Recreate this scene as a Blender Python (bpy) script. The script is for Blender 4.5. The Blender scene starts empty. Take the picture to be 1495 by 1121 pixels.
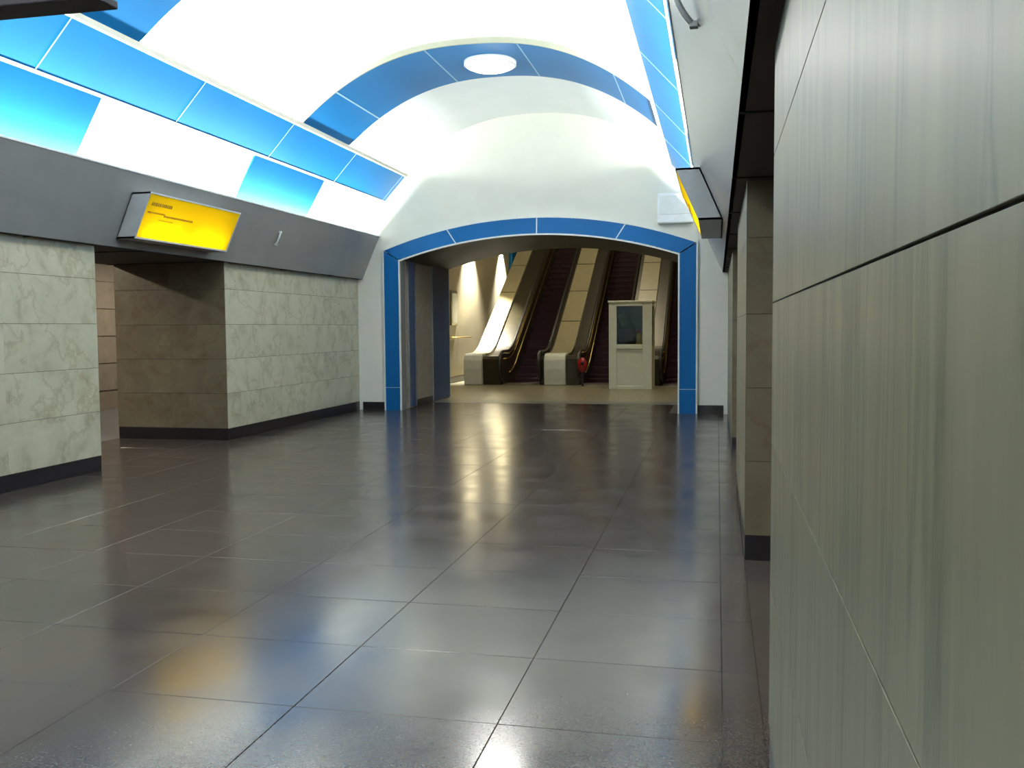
import bpy, bmesh, math, random
from mathutils import Vector, Matrix
random.seed(4)
SC = bpy.context.scene
COL = SC.collection

# ------------------------------------------------------------------ camera
F_PX = 1350.0
YAW, PITCH, ROLL = math.radians(12.5126), math.radians(3.482), math.radians(0.45)
CAM_Z = 1.6
cd = bpy.data.cameras.new('camera')
cam = bpy.data.objects.new('camera', cd)
COL.objects.link(cam)
fw = Vector((-math.sin(YAW) * math.cos(PITCH), math.cos(YAW) * math.cos(PITCH), -math.sin(PITCH)))
rt = Vector((math.cos(YAW), math.sin(YAW), 0))
up = rt.cross(fw)
r2 = rt * math.cos(ROLL) - up * math.sin(ROLL)
u2 = rt * math.sin(ROLL) + up * math.cos(ROLL)
M = Matrix((r2, u2, -fw)).transposed().to_4x4()
M.translation = Vector((0, 0, CAM_Z))
cam.matrix_world = M
cd.sensor_fit = 'HORIZONTAL'
cd.sensor_width = 36.0
cd.lens = 36.0 * F_PX / 1495.0
cd.clip_start = 0.02
cd.clip_end = 200
SC.camera = cam

# ------------------------------------------------------------------ world, exposure
w = bpy.data.worlds.new('world')
SC.world = w
w.use_nodes = True
w.node_tree.nodes['Background'].inputs[0].default_value = (0.5, 0.6, 0.7, 1)
w.node_tree.nodes['Background'].inputs[1].default_value = 0.0
SC.view_settings.view_transform = 'Standard'
SC.view_settings.look = 'None'
SC.view_settings.gamma = 1.0
SC.view_settings.use_curve_mapping = False
SC.view_settings.exposure = 1.38
try:
    SC.cycles.use_adaptive_sampling = True
    SC.cycles.adaptive_threshold = 0.05
    SC.cycles.max_bounces = 7
    SC.cycles.diffuse_bounces = 4
    SC.cycles.glossy_bounces = 3
    SC.cycles.transmission_bounces = 6
    SC.cycles.sample_clamp_indirect = 2.5
    SC.cycles.caustics_reflective = False
    SC.cycles.caustics_refractive = False
    SC.cycles.use_denoising = True
except Exception:
    pass

# light powers (each is used by the lamp it belongs to)
COVE_W = 33.0        # per metre of tube row behind the cornice
LEDGE_W = 19.0       # per metre of tube on the ledge under each white vault bay
COVE_COL = (0.95, 1.0, 0.94)
RIB_LAMP_W = 40.0
PLATFORM_W = 45.0
ESC_FILL_W = 58.0
WASH_W = 2600.0
SIGN_W = 9.0

# ------------------------------------------------------------------ main dimensions (metres)
XC = -3.36           # hall axis
HW = 3.55            # half width between the marble faces
END = 17.2           # end wall
BACK = -8.0
OPEN = [(-7.95, -5.1), (-2.25, 0.4), (3.38, 6.45), (9.3, 12.14)]     # openings between pylons
PYL = [(-5.1, -2.25), (0.4, 3.38), (6.45, 9.3), (12.14, 17.2)]
PYL_T = 1.8
ROWS = [0.17, 0.68, 1.18, 1.68, 2.19, 2.62]

# ------------------------------------------------------------------ materials
def new_mat(name):
    m = bpy.data.materials.new(name)
    m.use_nodes = True
    return m, m.node_tree.nodes, m.node_tree.links, m.node_tree.nodes['Principled BSDF']

def plain(name, col, rough=0.5, metal=0.0, var=0.06, scale=6.0, spec=0.5, bump=0.0, bscale=60.0):
    """a paint or metal with slight cloudy unevenness"""
    m, N, L, b = new_mat(name)
    g = N.new('ShaderNodeNewGeometry')
    n = N.new('ShaderNodeTexNoise')
    n.inputs['Scale'].default_value = scale
    n.inputs['Detail'].default_value = 4
    L.new(g.outputs['Position'], n.inputs['Vector'])
    r = N.new('ShaderNodeValToRGB')
    r.color_ramp.elements[0].position = 0.3
    r.color_ramp.elements[1].position = 0.7
    r.color_ramp.elements[0].color = tuple(c * (1 - var) for c in col) + (1,)
    r.color_ramp.elements[1].color = tuple(min(1, c * (1 + var)) for c in col) + (1,)
    L.new(n.outputs['Fac'], r.inputs['Fac'])
    L.new(r.outputs['Color'], b.inputs['Base Color'])
    b.inputs['Roughness'].default_value = rough
    b.inputs['Metallic'].default_value = metal
    b.inputs['Specular IOR Level'].default_value = spec
    if bump > 0:
        n2 = N.new('ShaderNodeTexNoise')
        n2.inputs['Scale'].default_value = bscale
        n2.inputs['Detail'].default_value = 3
        L.new(g.outputs['Position'], n2.inputs['Vector'])
        bp = N.new('ShaderNodeBump')
        bp.inputs['Strength'].default_value = bump
        bp.inputs['Distance'].default_value = 0.01
        L.new(n2.outputs['Fac'], bp.inputs['Height'])
        L.new(bp.outputs['Normal'], b.inputs['Normal'])
    return m

def marble(name, stretch, light, mid, dark, stain, rough=0.25, vein=0.5, vscale=1.0, dist=0.9):
    m, N, L, b = new_mat(name)
    g = N.new('ShaderNodeNewGeometry')
    oi = N.new('ShaderNodeObjectInfo')
    add = N.new('ShaderNodeVectorMath'); add.operation = 'ADD'
    mul = N.new('ShaderNodeVectorMath'); mul.operation = 'SCALE'
    comb = N.new('ShaderNodeCombineXYZ')
    L.new(oi.outputs['Random'], comb.inputs[0]); L.new(oi.outputs['Random'], comb.inputs[1])
    L.new(comb.outputs[0], mul.inputs[0]); mul.inputs['Scale'].default_value = 3.0
    L.new(g.outputs['Position'], add.inputs[0]); L.new(mul.outputs[0], add.inputs[1])
    mp = N.new('ShaderNodeMapping')
    mp.inputs['Scale'].default_value = stretch
    L.new(add.outputs[0], mp.inputs['Vector'])
    n1 = N.new('ShaderNodeTexNoise')
    n1.inputs['Scale'].default_value = 2.2 * vscale; n1.inputs['Detail'].default_value = 7
    n1.inputs['Roughness'].default_value = 0.62; n1.inputs['Distortion'].default_value = dist
    L.new(mp.outputs[0], n1.inputs['Vector'])
    r1 = N.new('ShaderNodeValToRGB')
    e = r1.color_ramp.elements
    e[0].position = 0.28; e[0].color = dark + (1,)
    e[1].position = 0.72; e[1].color = light + (1,)
    e2 = r1.color_ramp.elements.new(0.47); e2.color = mid + (1,)
    L.new(n1.outputs['Fac'], r1.inputs['Fac'])
    # veins: thin band of a distorted noise
    n2 = N.new('ShaderNodeTexNoise')
    n2.inputs['Scale'].default_value = 0.9 * vscale; n2.inputs['Detail'].default_value = 9
    n2.inputs['Roughness'].default_value = 0.6
    n2.inputs['Distortion'].default_value = dist * 0.4
    L.new(mp.outputs[0], n2.inputs['Vector'])
    r2_ = N.new('ShaderNodeValToRGB')
    f = r2_.color_ramp.elements
    f[0].position = 0.475; f[0].color = (0, 0, 0, 1)
    f[1].position = 0.525; f[1].color = (0, 0, 0, 1)
    fm = r2_.color_ramp.elements.new(0.5); fm.color = (vein, vein, vein, 1)
    L.new(n2.outputs['Fac'], r2_.inputs['Fac'])
    mx = N.new('ShaderNodeMix'); mx.data_type = 'RGBA'
    L.new(r2_.outputs['Color'], mx.inputs[0])
    L.new(r1.outputs['Color'], mx.inputs[6])
    mx.inputs[7].default_value = stain + (1,)
    hs = N.new('ShaderNodeHueSaturation')
    mr = N.new('ShaderNodeMapRange')
    mr.inputs['To Min'].default_value = 0.96; mr.inputs['To Max'].default_value = 1.04
    L.new(oi.outputs['Random'], mr.inputs['Value'])
    L.new(mr.outputs[0], hs.inputs['Value'])
    L.new(mx.outputs[2], hs.inputs['Color'])
    L.new(hs.outputs['Color'], b.inputs['Base Color'])
    b.inputs['Roughness'].default_value = rough
    b.inputs['Specular IOR Level'].default_value = 0.45
    return m

def granite(name, a, c, rough):
    m, N, L, b = new_mat(name)
    g = N.new('ShaderNodeNewGeometry')
    oi = N.new('ShaderNodeObjectInfo')
    n = N.new('ShaderNodeTexNoise'); n.inputs['Scale'].default_value = 90; n.inputs['Detail'].default_value = 3
    L.new(g.outputs['Position'], n.inputs['Vector'])
    r = N.new('ShaderNodeValToRGB')
    r.color_ramp.elements[0].position = 0.35; r.color_ramp.elements[0].color = a + (1,)
    r.color_ramp.elements[1].position = 0.68; r.color_ramp.elements[1].color = c + (1,)
    L.new(n.outputs['Fac'], r.inputs['Fac'])
    hs = N.new('ShaderNodeHueSaturation')
    mr = N.new('ShaderNodeMapRange')
    mr.inputs['To Min'].default_value = 0.93; mr.inputs['To Max'].default_value = 1.07
    L.new(oi.outputs['Random'], mr.inputs['Value'])
    L.new(mr.outputs[0], hs.inputs['Value'])
    L.new(r.outputs['Color'], hs.inputs['Color'])
    L.new(hs.outputs['Color'], b.inputs['Base Color'])
    # wear of the polish
    n2 = N.new('ShaderNodeTexNoise'); n2.inputs['Scale'].default_value = 2.2; n2.inputs['Detail'].default_value = 4
    L.new(g.outputs['Position'], n2.inputs['Vector'])
    m2 = N.new('ShaderNodeMapRange')
    m2.inputs['From Min'].default_value = 0.3; m2.inputs['From Max'].default_value = 0.7
    m2.inputs['To Min'].default_value = rough * 0.8; m2.inputs['To Max'].default_value = rough * 1.25
    L.new(n2.outputs['Fac'], m2.inputs['Value'])
    L.new(m2.outputs[0], b.inputs['Roughness'])
    # each slab lies slightly wavy, as worn stone does
    n3 = N.new('ShaderNodeTexNoise'); n3.inputs['Scale'].default_value = 1.3; n3.inputs['Detail'].default_value = 0
    L.new(g.outputs['Position'], n3.inputs['Vector'])
    bp = N.new('ShaderNodeBump'); bp.inputs['Strength'].default_value = 0.012; bp.inputs['Distance'].default_value = 0.02
    L.new(n3.outputs['Fac'], bp.inputs['Height'])
    L.new(bp.outputs['Normal'], b.inputs['Normal'])
    b.inputs['Specular IOR Level'].default_value = 0.6
    return m

def emis(name, col, strength, sample=False):
    m, N, L, b = new_mat(name)
    b.inputs['Base Color'].default_value = tuple(min(1, c) for c in col) + (1,)
    b.inputs['Emission Color'].default_value = tuple(col) + (1,)
    b.inputs['Emission Strength'].default_value = strength
    if not sample:
        m.cycles.emission_sampling = 'NONE'
    return m

def glass(name, col=(0.9, 0.95, 0.93), rough=0.02, mixf=0.12):
    m, N, L, b = new_mat(name)
    tr = N.new('ShaderNodeBsdfTransparent'); tr.inputs[0].default_value = col + (1,)
    gl = N.new('ShaderNodeBsdfGlossy'); gl.inputs['Roughness'].default_value = rough
    fr = N.new('ShaderNodeFresnel'); fr.inputs['IOR'].default_value = 1.5
    mx = N.new('ShaderNodeMixShader')
    L.new(fr.outputs[0], mx.inputs[0]); L.new(tr.outputs[0], mx.inputs[1]); L.new(gl.outputs[0], mx.inputs[2])
    L.new(mx.outputs[0], N['Material Output'].inputs['Surface'])
    return m

def acrylic(name, col):
    m, N, L, b = new_mat(name)
    t = N.new('ShaderNodeBsdfTranslucent'); t.inputs[0].default_value = col + (1,)
    d = N.new('ShaderNodeBsdfDiffuse'); d.inputs[0].default_value = col + (1,)
    n = N.new('ShaderNodeTexNoise'); n.inputs['Scale'].default_value = 3
    mx = N.new('ShaderNodeMixShader'); mx.inputs[0].default_value = 0.3
    L.new(t.outputs[0], mx.inputs[1]); L.new(d.outputs[0], mx.inputs[2])
    L.new(mx.outputs[0], N['Material Output'].inputs['Surface'])
    return m

MT = {}
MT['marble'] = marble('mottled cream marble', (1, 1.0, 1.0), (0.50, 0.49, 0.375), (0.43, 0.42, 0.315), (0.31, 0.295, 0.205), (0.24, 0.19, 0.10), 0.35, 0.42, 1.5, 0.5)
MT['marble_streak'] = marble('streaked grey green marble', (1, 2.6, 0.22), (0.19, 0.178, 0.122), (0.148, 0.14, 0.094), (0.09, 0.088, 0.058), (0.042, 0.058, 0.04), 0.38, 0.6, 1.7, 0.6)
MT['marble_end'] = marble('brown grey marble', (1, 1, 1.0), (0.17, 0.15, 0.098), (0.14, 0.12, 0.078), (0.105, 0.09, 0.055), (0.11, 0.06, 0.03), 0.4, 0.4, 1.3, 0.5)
MT['core'] = plain('dark mortar', (0.02, 0.02, 0.018), 0.9)
MT['plinth'] = plain('black plinth stone', (0.012, 0.010, 0.013), 0.3)
MT['granite'] = granite('dark polished granite', (0.042, 0.034, 0.030), (0.074, 0.062, 0.054), 0.19)
MT['grout'] = plain('floor joint', (0.036, 0.031, 0.029), 0.5)
MT['landing'] = plain('beige landing stone', (0.25, 0.225, 0.145), 0.3, var=0.15, scale=9)
MT['threshold'] = plain('pale threshold stone', (0.24, 0.235, 0.19), 0.35, var=0.08)
MT['plaster'] = plain('white vault plaster', (0.84, 0.87, 0.85), 0.8, var=0.025, scale=1.4)
MT['endwall'] = plain('white end wall plaster', (0.76, 0.755, 0.675), 0.75, var=0.03, scale=2.5)
MT['blue'] = plain('blue enamel panel', (0.003, 0.135, 0.36), 0.4, var=0.05, scale=1.2, spec=0.3)
MT['blue_frame'] = plain('deep blue portal panel', (0.001, 0.095, 0.29), 0.45, var=0.05, scale=1.2, spec=0.2)
MT['blue_shaded'] = plain('shaded portal blue panel', (0.03, 0.075, 0.19), 0.35, var=0.1)  # portal blue with the passage shade put into its colour
MT['white_strip'] = plain('white seam strip', (0.75, 0.78, 0.74), 0.4)
MT['seam'] = plain('pale blue seam strip', (0.30, 0.45, 0.58), 0.4)
MT['rib_trim'] = plain('grey rib edge trim', (0.30, 0.31, 0.25), 0.5)
MT['cream'] = plain('cream ledge trim', (0.62, 0.60, 0.50), 0.5)
MT['fascia'] = plain('grey cornice panel', (0.225, 0.23, 0.23), 0.22, var=0.04, scale=3)
MT['soffit'] = plain('dark brown soffit', (0.030, 0.019, 0.015), 0.7)
MT['dark_ceiling'] = plain('dark passage ceiling', (0.015, 0.013, 0.011), 0.6)
MT['tan'] = plain('tan passage wall', (0.36, 0.31, 0.24), 0.5, var=0.08)
MT['esc_wall'] = plain('cream escalator hall wall', (0.34, 0.30, 0.21), 0.45, var=0.06, scale=2)
MT['track_wall'] = plain('pale platform wall tile', (0.19, 0.165, 0.13), 0.5, var=0.12)
MT['platform'] = plain('grey platform floor', (0.10, 0.10, 0.10), 0.4)
MT['dark_metal'] = plain('dark painted metal', (0.014, 0.007, 0.013), 0.6)
MT['sign_box'] = plain('grey sign housing', (0.40, 0.42, 0.425), 0.4)
MT['sign_in'] = plain('white sign interior', (0.85, 0.85, 0.82), 0.6)
MT['acrylic_yellow'] = acrylic('yellow acrylic', (0.95, 0.76, 0.03))
MT['ink'] = plain('brown sign print', (0.38, 0.22, 0.01), 0.6)
MT['white_metal'] = plain('white painted metal', (0.78, 0.79, 0.76), 0.35)
MT['lamp_glass'] = emis('lit white diffuser', (0.95, 1.0, 0.96), 4.0)
MT['tube'] = emis('lit fluorescent tube', COVE_COL, 2.5)
MT['sign_tube'] = emis('lit sign tube', (1.0, 0.97, 0.85), 9.0, True)
MT['warm_tube'] = emis('lit warm lamp', (1.0, 0.86, 0.6), 2.0)
MT['step'] = plain('dark maroon escalator step', (0.034, 0.004, 0.011), 0.5, var=0.12)
MT['comb'] = plain('worn metal comb plate', (0.30, 0.28, 0.22), 0.35, 0.8)
MT['bronze'] = plain('olive bronze balustrade', (0.045, 0.038, 0.020), 0.3, 0.35, var=0.15)
MT['brass'] = plain('brass trim', (0.62, 0.46, 0.17), 0.28, 1.0)
MT['rubber'] = plain('black rubber handrail', (0.02, 0.018, 0.016), 0.35)
MT['deck'] = plain('cream escalator deck', (0.30, 0.265, 0.155), 0.3, var=0.06)
MT['deck_white'] = plain('white newel casing', (0.66, 0.70, 0.63), 0.35)
MT['red'] = plain('red enamel', (0.35, 0.010, 0.014), 0.35)
MT['booth'] = plain('white booth plastic', (0.82, 0.86, 0.72), 0.45, var=0.03)
MT['booth_in'] = plain('booth interior', (0.10, 0.11, 0.10), 0.6)
MT['glass'] = glass('clear glass')
MT['green'] = plain('dark green cloth', (0.02, 0.07, 0.03), 0.7)
MT['yellow'] = plain('yellow plastic', (0.65, 0.42, 0.03), 0.5)
MT['grey_box'] = plain('pale grey casing', (0.90, 0.92, 0.92), 0.4)

# ------------------------------------------------------------------ mesh helpers (world coordinates)
def wloc(o):
    v = Vector((0, 0, 0))
    while o is not None:
        v += o.location
        o = o.parent
    return v

def mk(name, V, Fc, mat, parent=None, smooth=False, loc=None):
    """one mesh object from world-space points"""
    base = wloc(parent) if parent else Vector((0, 0, 0))
    org = Vector(loc) if loc is not None else base
    me = bpy.data.meshes.new(name)
    me.from_pydata([tuple(Vector(v) - org) for v in V], [], Fc)
    bm = bmesh.new(); bm.from_mesh(me)
    bmesh.ops.recalc_face_normals(bm, faces=bm.faces)
    bm.to_mesh(me); bm.free()
    me.materials.append(MT[mat])
    if smooth:
        for p in me.polygons:
            p.use_smooth = True
    o = bpy.data.objects.new(name, me)
    COL.objects.link(o)
    o.location = org - base
    if parent:
        o.parent = parent
    return o

def boxvf(x0, x1, y0, y1, z0, z1):
    V = [(x0, y0, z0), (x1, y0, z0), (x1, y1, z0), (x0, y1, z0), (x0, y0, z1), (x1, y0, z1), (x1, y1, z1), (x0, y1, z1)]
    Fc = [(0, 3, 2, 1), (4, 5, 6, 7), (0, 1, 5, 4), (1, 2, 6, 5), (2, 3, 7, 6), (3, 0, 4, 7)]
    return V, Fc

def bev(o, w, seg=2):
    bm = bmesh.new(); bm.from_mesh(o.data)
    bmesh.ops.bevel(bm, geom=list(bm.edges), offset=w, segments=seg, affect='EDGES', profile=0.5)
    bm.to_mesh(o.data); bm.free()
    return o

def box(name, x0, x1, y0, y1, z0, z1, mat, parent=None, bevel=0.0, loc=None):
    V, Fc = boxvf(x0, x1, y0, y1, z0, z1)
    o = mk(name, V, Fc, mat, parent, loc=loc)
    if bevel > 0:
        bev(o, bevel)
    return o

def prism(name, prof, axis, a, b, mat, parent=None, smooth=False, closed=True):
    """closed 2D profile extruded along an axis; profile pairs are the two other axes in order"""
    def P(p, t):
        if axis == 'x':
            return (t, p[0], p[1])
        if axis == 'y':
            return (p[0], t, p[1])
        return (p[0], p[1], t)
    n = len(prof)
    V = [P(p, a) for p in prof] + [P(p, b) for p in prof]
    Fc = [(i, (i + 1) % n, n + (i + 1) % n, n + i) for i in range(n)]
    Fc += [tuple(range(n - 1, -1, -1)), tuple(range(n, 2 * n))]
    return mk(name, V, Fc, mat, parent, smooth)

def ribbon(name, pts_in, pts_out, axis, a, b, mat, parent=None, smooth=True):
    """a curved plate: inner and outer polylines in 2D, extruded along an axis, built of quads"""
    def P(p, t):
        if axis == 'x':
            return (t, p[0], p[1])
        return (p[0], t, p[1])
    n = len(pts_in)
    V = [P(p, a) for p in pts_in] + [P(p, b) for p in pts_in] + [P(p, a) for p in pts_out] + [P(p, b) for p in pts_out]
    Fc = []
    for i in range(n - 1):
        Fc.append((i, i + 1, n + i + 1, n + i))
        Fc.append((2 * n + i, 3 * n + i, 3 * n + i + 1, 2 * n + i + 1))
        Fc.append((i, 2 * n + i, 2 * n + i + 1, i + 1))
        Fc.append((n + i, n + i + 1, 3 * n + i + 1, 3 * n + i))
    Fc.append((0, n, 3 * n, 2 * n))
    Fc.append((n - 1, 3 * n - 1, 4 * n - 1, 2 * n - 1))
    o = mk(name, V, Fc, mat, parent)
    if smooth:
        for p in o.data.polygons:
            p.use_smooth = len(p.vertices) == 4
        try:
            o.data.set_sharp_from_angle(angle=math.radians(35))
        except Exception:
            pass
    return o

def tube(name, path, r, mat, parent=None, seg=10, sx=1.0):
    """round bar along a 3D polyline"""
    V, Fc = [], []
    n = len(path)
    P = [Vector(p) for p in path]
    for i, p in enumerate(P):
        t = (P[min(i + 1, n - 1)] - P[max(i - 1, 0)]).normalized()
        a = Vector((1, 0, 0)) if abs(t.x) < 0.9 else Vector((0, 0, 1))
        u = t.cross(a).normalized(); v = t.cross(u).normalized()
        for k in range(seg):
            an = 2 * math.pi * k / seg
            V.append(p + u * (math.cos(an) * r) + v * (math.sin(an) * r * sx))
    for i in range(n - 1):
        for k in range(seg):
            Fc.append((i * seg + k, i * seg + (k + 1) % seg, (i + 1) * seg + (k + 1) % seg, (i + 1) * seg + k))
    Fc.append(tuple(range(seg - 1, -1, -1)))
    Fc.append(tuple((n - 1) * seg + k for k in range(seg)))
    return mk(name, V, Fc, mat, parent, True)

def lathe(name, prof, centre, mat, parent=None, seg=40):
    """profile (radius, z) turned about a vertical axis"""
    V, Fc = [], []
    n = len(prof)
    for r, z in prof:
        for k in range(seg):
            a = 2 * math.pi * k / seg
            V.append((centre[0] + r * math.cos(a), centre[1] + r * math.sin(a), centre[2] + z))
    for i in range(n - 1):
        for k in range(seg):
            Fc.append((i * seg + k, i * seg + (k + 1) % seg, (i + 1) * seg + (k + 1) % seg, (i + 1) * seg + k))
    Fc.append(tuple(range(seg - 1, -1, -1)))
    Fc.append(tuple((n - 1) * seg + k for k in range(seg)))
    return mk(name, V, Fc, mat, parent, True)

def thing(name, label, cat, loc=(0, 0, 0), group=None):
    o = bpy.data.objects.new(name, None)
    COL.objects.link(o)
    o.location = loc
    o.empty_display_size = 0.2
    o['label'] = label; o['category'] = cat
    if group:
        o['group'] = group
    return o

def tag(o, label, cat, group=None):
    o['label'] = label; o['category'] = cat
    if group:
        o['group'] = group
    return o

def struct(name, label, cat, loc=(0, 0, 0)):
    o = thing(name, label, cat, loc)
    o['kind'] = 'structure'
    return o

def sbox(name, label, cat, *a, **k):
    o = box(name, *a, **k)
    tag(o, label, cat); o['kind'] = 'structure'
    return o

def area(name, loc, direction, sx, sy, watt, col=(1, 1, 1), parent=None, spread=180):
    d = bpy.data.lights.new(name, 'AREA')
    d.shape = 'RECTANGLE'; d.size = sx; d.size_y = sy; d.energy = watt; d.color = col
    d.spread = math.radians(spread)
    o = bpy.data.objects.new(name, d)
    COL.objects.link(o)
    o.rotation_euler = Vector(direction).to_track_quat('-Z', 'Y').to_euler()
    o.location = Vector(loc) - (wloc(parent) if parent else Vector((0, 0, 0)))
    if parent:
        o.parent = parent
    return o

# ================================================================== FLOOR
floor = struct('floor', 'dark polished granite floor of the station hall', 'floor')
box('bed', XC - HW - 0.1, XC + HW + 0.1, BACK, 19.3, -0.15, -0.006, 'grout', floor)
TX, TY, X0, Y0 = 0.89, 0.76, -0.86, 3.55
G = 0.0013
tile_mesh = None
def tile(x0, x1, y0, y1):
    global tile_mesh
    full = abs(x1 - x0 - TX) < 1e-4 and abs(y1 - y0 - TY) < 1e-4
    cx, cy = (x0 + x1) / 2, (y0 + y1) / 2
    dz = random.uniform(-0.0006, 0.0006)
    tl = (random.uniform(-0.0007, 0.0007), random.uniform(-0.0007, 0.0007), 0)
    if full and tile_mesh is not None:
        o = bpy.data.objects.new('tile', tile_mesh)
        COL.objects.link(o); o.parent = floor; o.location = (cx, cy, dz)
    else:
        hx, hy = (x1 - x0) / 2 - G, (y1 - y0) / 2 - G
        c = 0.0016
        V = [(cx - hx, cy - hy, -0.02), (cx + hx, cy - hy, -0.02), (cx + hx, cy + hy, -0.02), (cx - hx, cy + hy, -0.02),
             (cx - hx, cy - hy, -c), (cx + hx, cy - hy, -c), (cx + hx, cy + hy, -c), (cx - hx, cy + hy, -c),
             (cx - hx + c, cy - hy + c, 0), (cx + hx - c, cy - hy + c, 0), (cx + hx - c, cy + hy - c, 0), (cx - hx + c, cy + hy - c, 0)]
        Fc = [(0, 1, 5, 4), (1, 2, 6, 5), (2, 3, 7, 6), (3, 0, 4, 7), (4, 5, 9, 8), (5, 6, 10, 9), (6, 7, 11, 10), (7, 4, 8, 11), (8, 9, 10, 11)]
        o = mk('tile', V, Fc, 'granite', floor, loc=(cx, cy, 0))
        o.location.z += dz
        if full:
            tile_mesh = o.data
    o.rotation_euler = tl
def cuts(lo, hi, o, s):
    k = math.ceil((lo - o) / s + 1e-6)
    c = [lo]
    while o + k * s < hi - 0.05:
        if o + k * s > lo + 0.05:
            c.append(o + k * s)
        k += 1
    return c + [hi]
ylist = [v for v in cuts(Y0 - 2 * TY, 19.1, Y0, TY)]
xlist = cuts(XC - HW, XC + HW, X0, TX)
for i in range(len(ylist) - 1):
    for j in range(len(xlist) - 1):
        if ylist[i] > END - 0.1 and (xlist[j] < XC - 2.9 or xlist[j + 1] > XC + 2.9):
            continue
        tile(xlist[j], xlist[j + 1], ylist[i], ylist[i + 1])
# slabs in the open bay between the two pylons on the far side
xl2 = cuts(XC - HW - PYL_T, XC - HW, X0, TX)
yl2 = cuts(9.3, 12.14, Y0, TY)
for i in range(len(yl2) - 1):
    for j in range(len(xl2) - 1):
        tile(xl2[j], xl2[j + 1], yl2[i], yl2[i + 1])
sf = box('paving', XC - HW, XC + HW, BACK, ylist[0] - 0.004, -0.02, 0.0, 'granite', floor)

# ================================================================== PYLONS (walls)
pan_cache = {}
def panel(parent, axis, face, sgn, a0, a1, z0, z1, mat, th=0.006, g=0.0022):
    """stone slab on a wall: axis 'x' = face looks along x. sgn = outward direction"""
    key = (axis, sgn, round(a1 - a0, 3), round(z1 - z0, 3), mat)
    c = ((a0 + a1) / 2, (z0 + z1) / 2)
    loc = (face, c[0], c[1]) if axis == 'x' else (c[0], face, c[1])
    if key in pan_cache:
        o = bpy.data.objects.new('marble_panel', pan_cache[key])
        COL.objects.link(o); o.parent = parent
        o.location = Vector(loc) - wloc(parent)
        return o
    ha, hz = (a1 - a0) / 2 - g * 0.2, (z1 - z0) / 2 - g
    c3 = 0.0006
    def P(d, a, z):
        return (face + d * sgn, c[0] + a, c[1] + z) if axis == 'x' else (c[0] + a, face + d * sgn, c[1] + z)
    V = []
    for d, s in ((-th, 0), (-c3, 0), (0, c3)):
        for (p, q) in ((-1, -1), (1, -1), (1, 1), (-1, 1)):
            V.append(P(d, p * (ha - s * 0.4), q * (hz - s)))
    Fc = []
    for L_ in (0, 4):
        for k in range(4):
            Fc.append((L_ + k, L_ + (k + 1) % 4, L_ + 4 + (k + 1) % 4, L_ + 4 + k))
    Fc += [(8, 9, 10, 11), (3, 2, 1, 0)]
    o = mk('marble_panel', V, Fc, mat, parent, loc=loc)
    pan_cache[key] = o.data
    return o

def pylon(side, y0, y1, label, name, splits):
    """side -1: far side of the hall (small x), +1: beside the camera"""
    f = XC + side * HW                    # marble face towards the hall
    o0, o1 = (f - PYL_T, f) if side < 0 else (f, f + PYL_T)
    root = struct(name, label, 'wall', ((o0 + o1) / 2, (y0 + y1) / 2, 0))
    i0, i1 = o0 + 0.0055, o1 - 0.0055
    last = abs(y1 - END) < 0.01
    box('core', i0, i1, y0 + 0.0055, y1 - (0.0 if last else 0.0055), 0.0, 2.75, 'core', root)
    # recessed black plinth
    box('plinth', o0 + 0.003, o1 - 0.003, y0 + 0.003, y1 - (0.0 if last else 0.003), 0.0, ROWS[0] - 0.002, 'plinth', root)
    ys = [y0] + splits + [y1]
    m = 'marble' if side < 0 else 'marble_streak'
    for r in range(5):
        for k in range(len(ys) - 1):
            panel(root, 'x', f, -side, ys[k], ys[k + 1], ROWS[r], ROWS[r + 1], m)
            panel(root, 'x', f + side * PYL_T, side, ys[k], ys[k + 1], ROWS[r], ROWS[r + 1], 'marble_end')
        for (yy, sg) in ((y0, -1), (y1, 1)):
            if sg > 0 and last:
                continue
            xs = [o0 + 0.0065, (o0 + o1) / 2, o1 - 0.0065]
            for k in range(2):
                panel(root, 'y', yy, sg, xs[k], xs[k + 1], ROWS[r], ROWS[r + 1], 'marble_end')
    return root

names = {-1: 'wall_left', 1: 'wall_right'}
desc = {(-1, 0): 'cream marble pylon behind the camera across the hall', (-1, 1): 'cream marble pylon across the hall abreast of the camera',
        (-1, 2): 'cream marble pylon at the picture edge, before the open bay',
        (-1, 3): 'cream marble pylon beside the blue portal, beyond the open bay',
        (1, 0): 'streaked marble pylon behind the camera', (1, 1): 'large streaked grey marble wall close beside the camera',
        (1, 2): 'narrow streaked marble pylon behind the close marble wall', (1, 3): 'streaked marble pylon next to the blue portal post'}
for s in (-1, 1):
    for i, (a, b) in enumerate(PYL):
        if s > 0 and i == 1:
            sp = []
        elif i == 3:
            sp = [a + (b - a) / 3, a + 2 * (b - a) / 3]
        else:
            sp = [(a + b) / 2]
        pylon(s, a, b, desc[(s, i)], names[s], sp)

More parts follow.
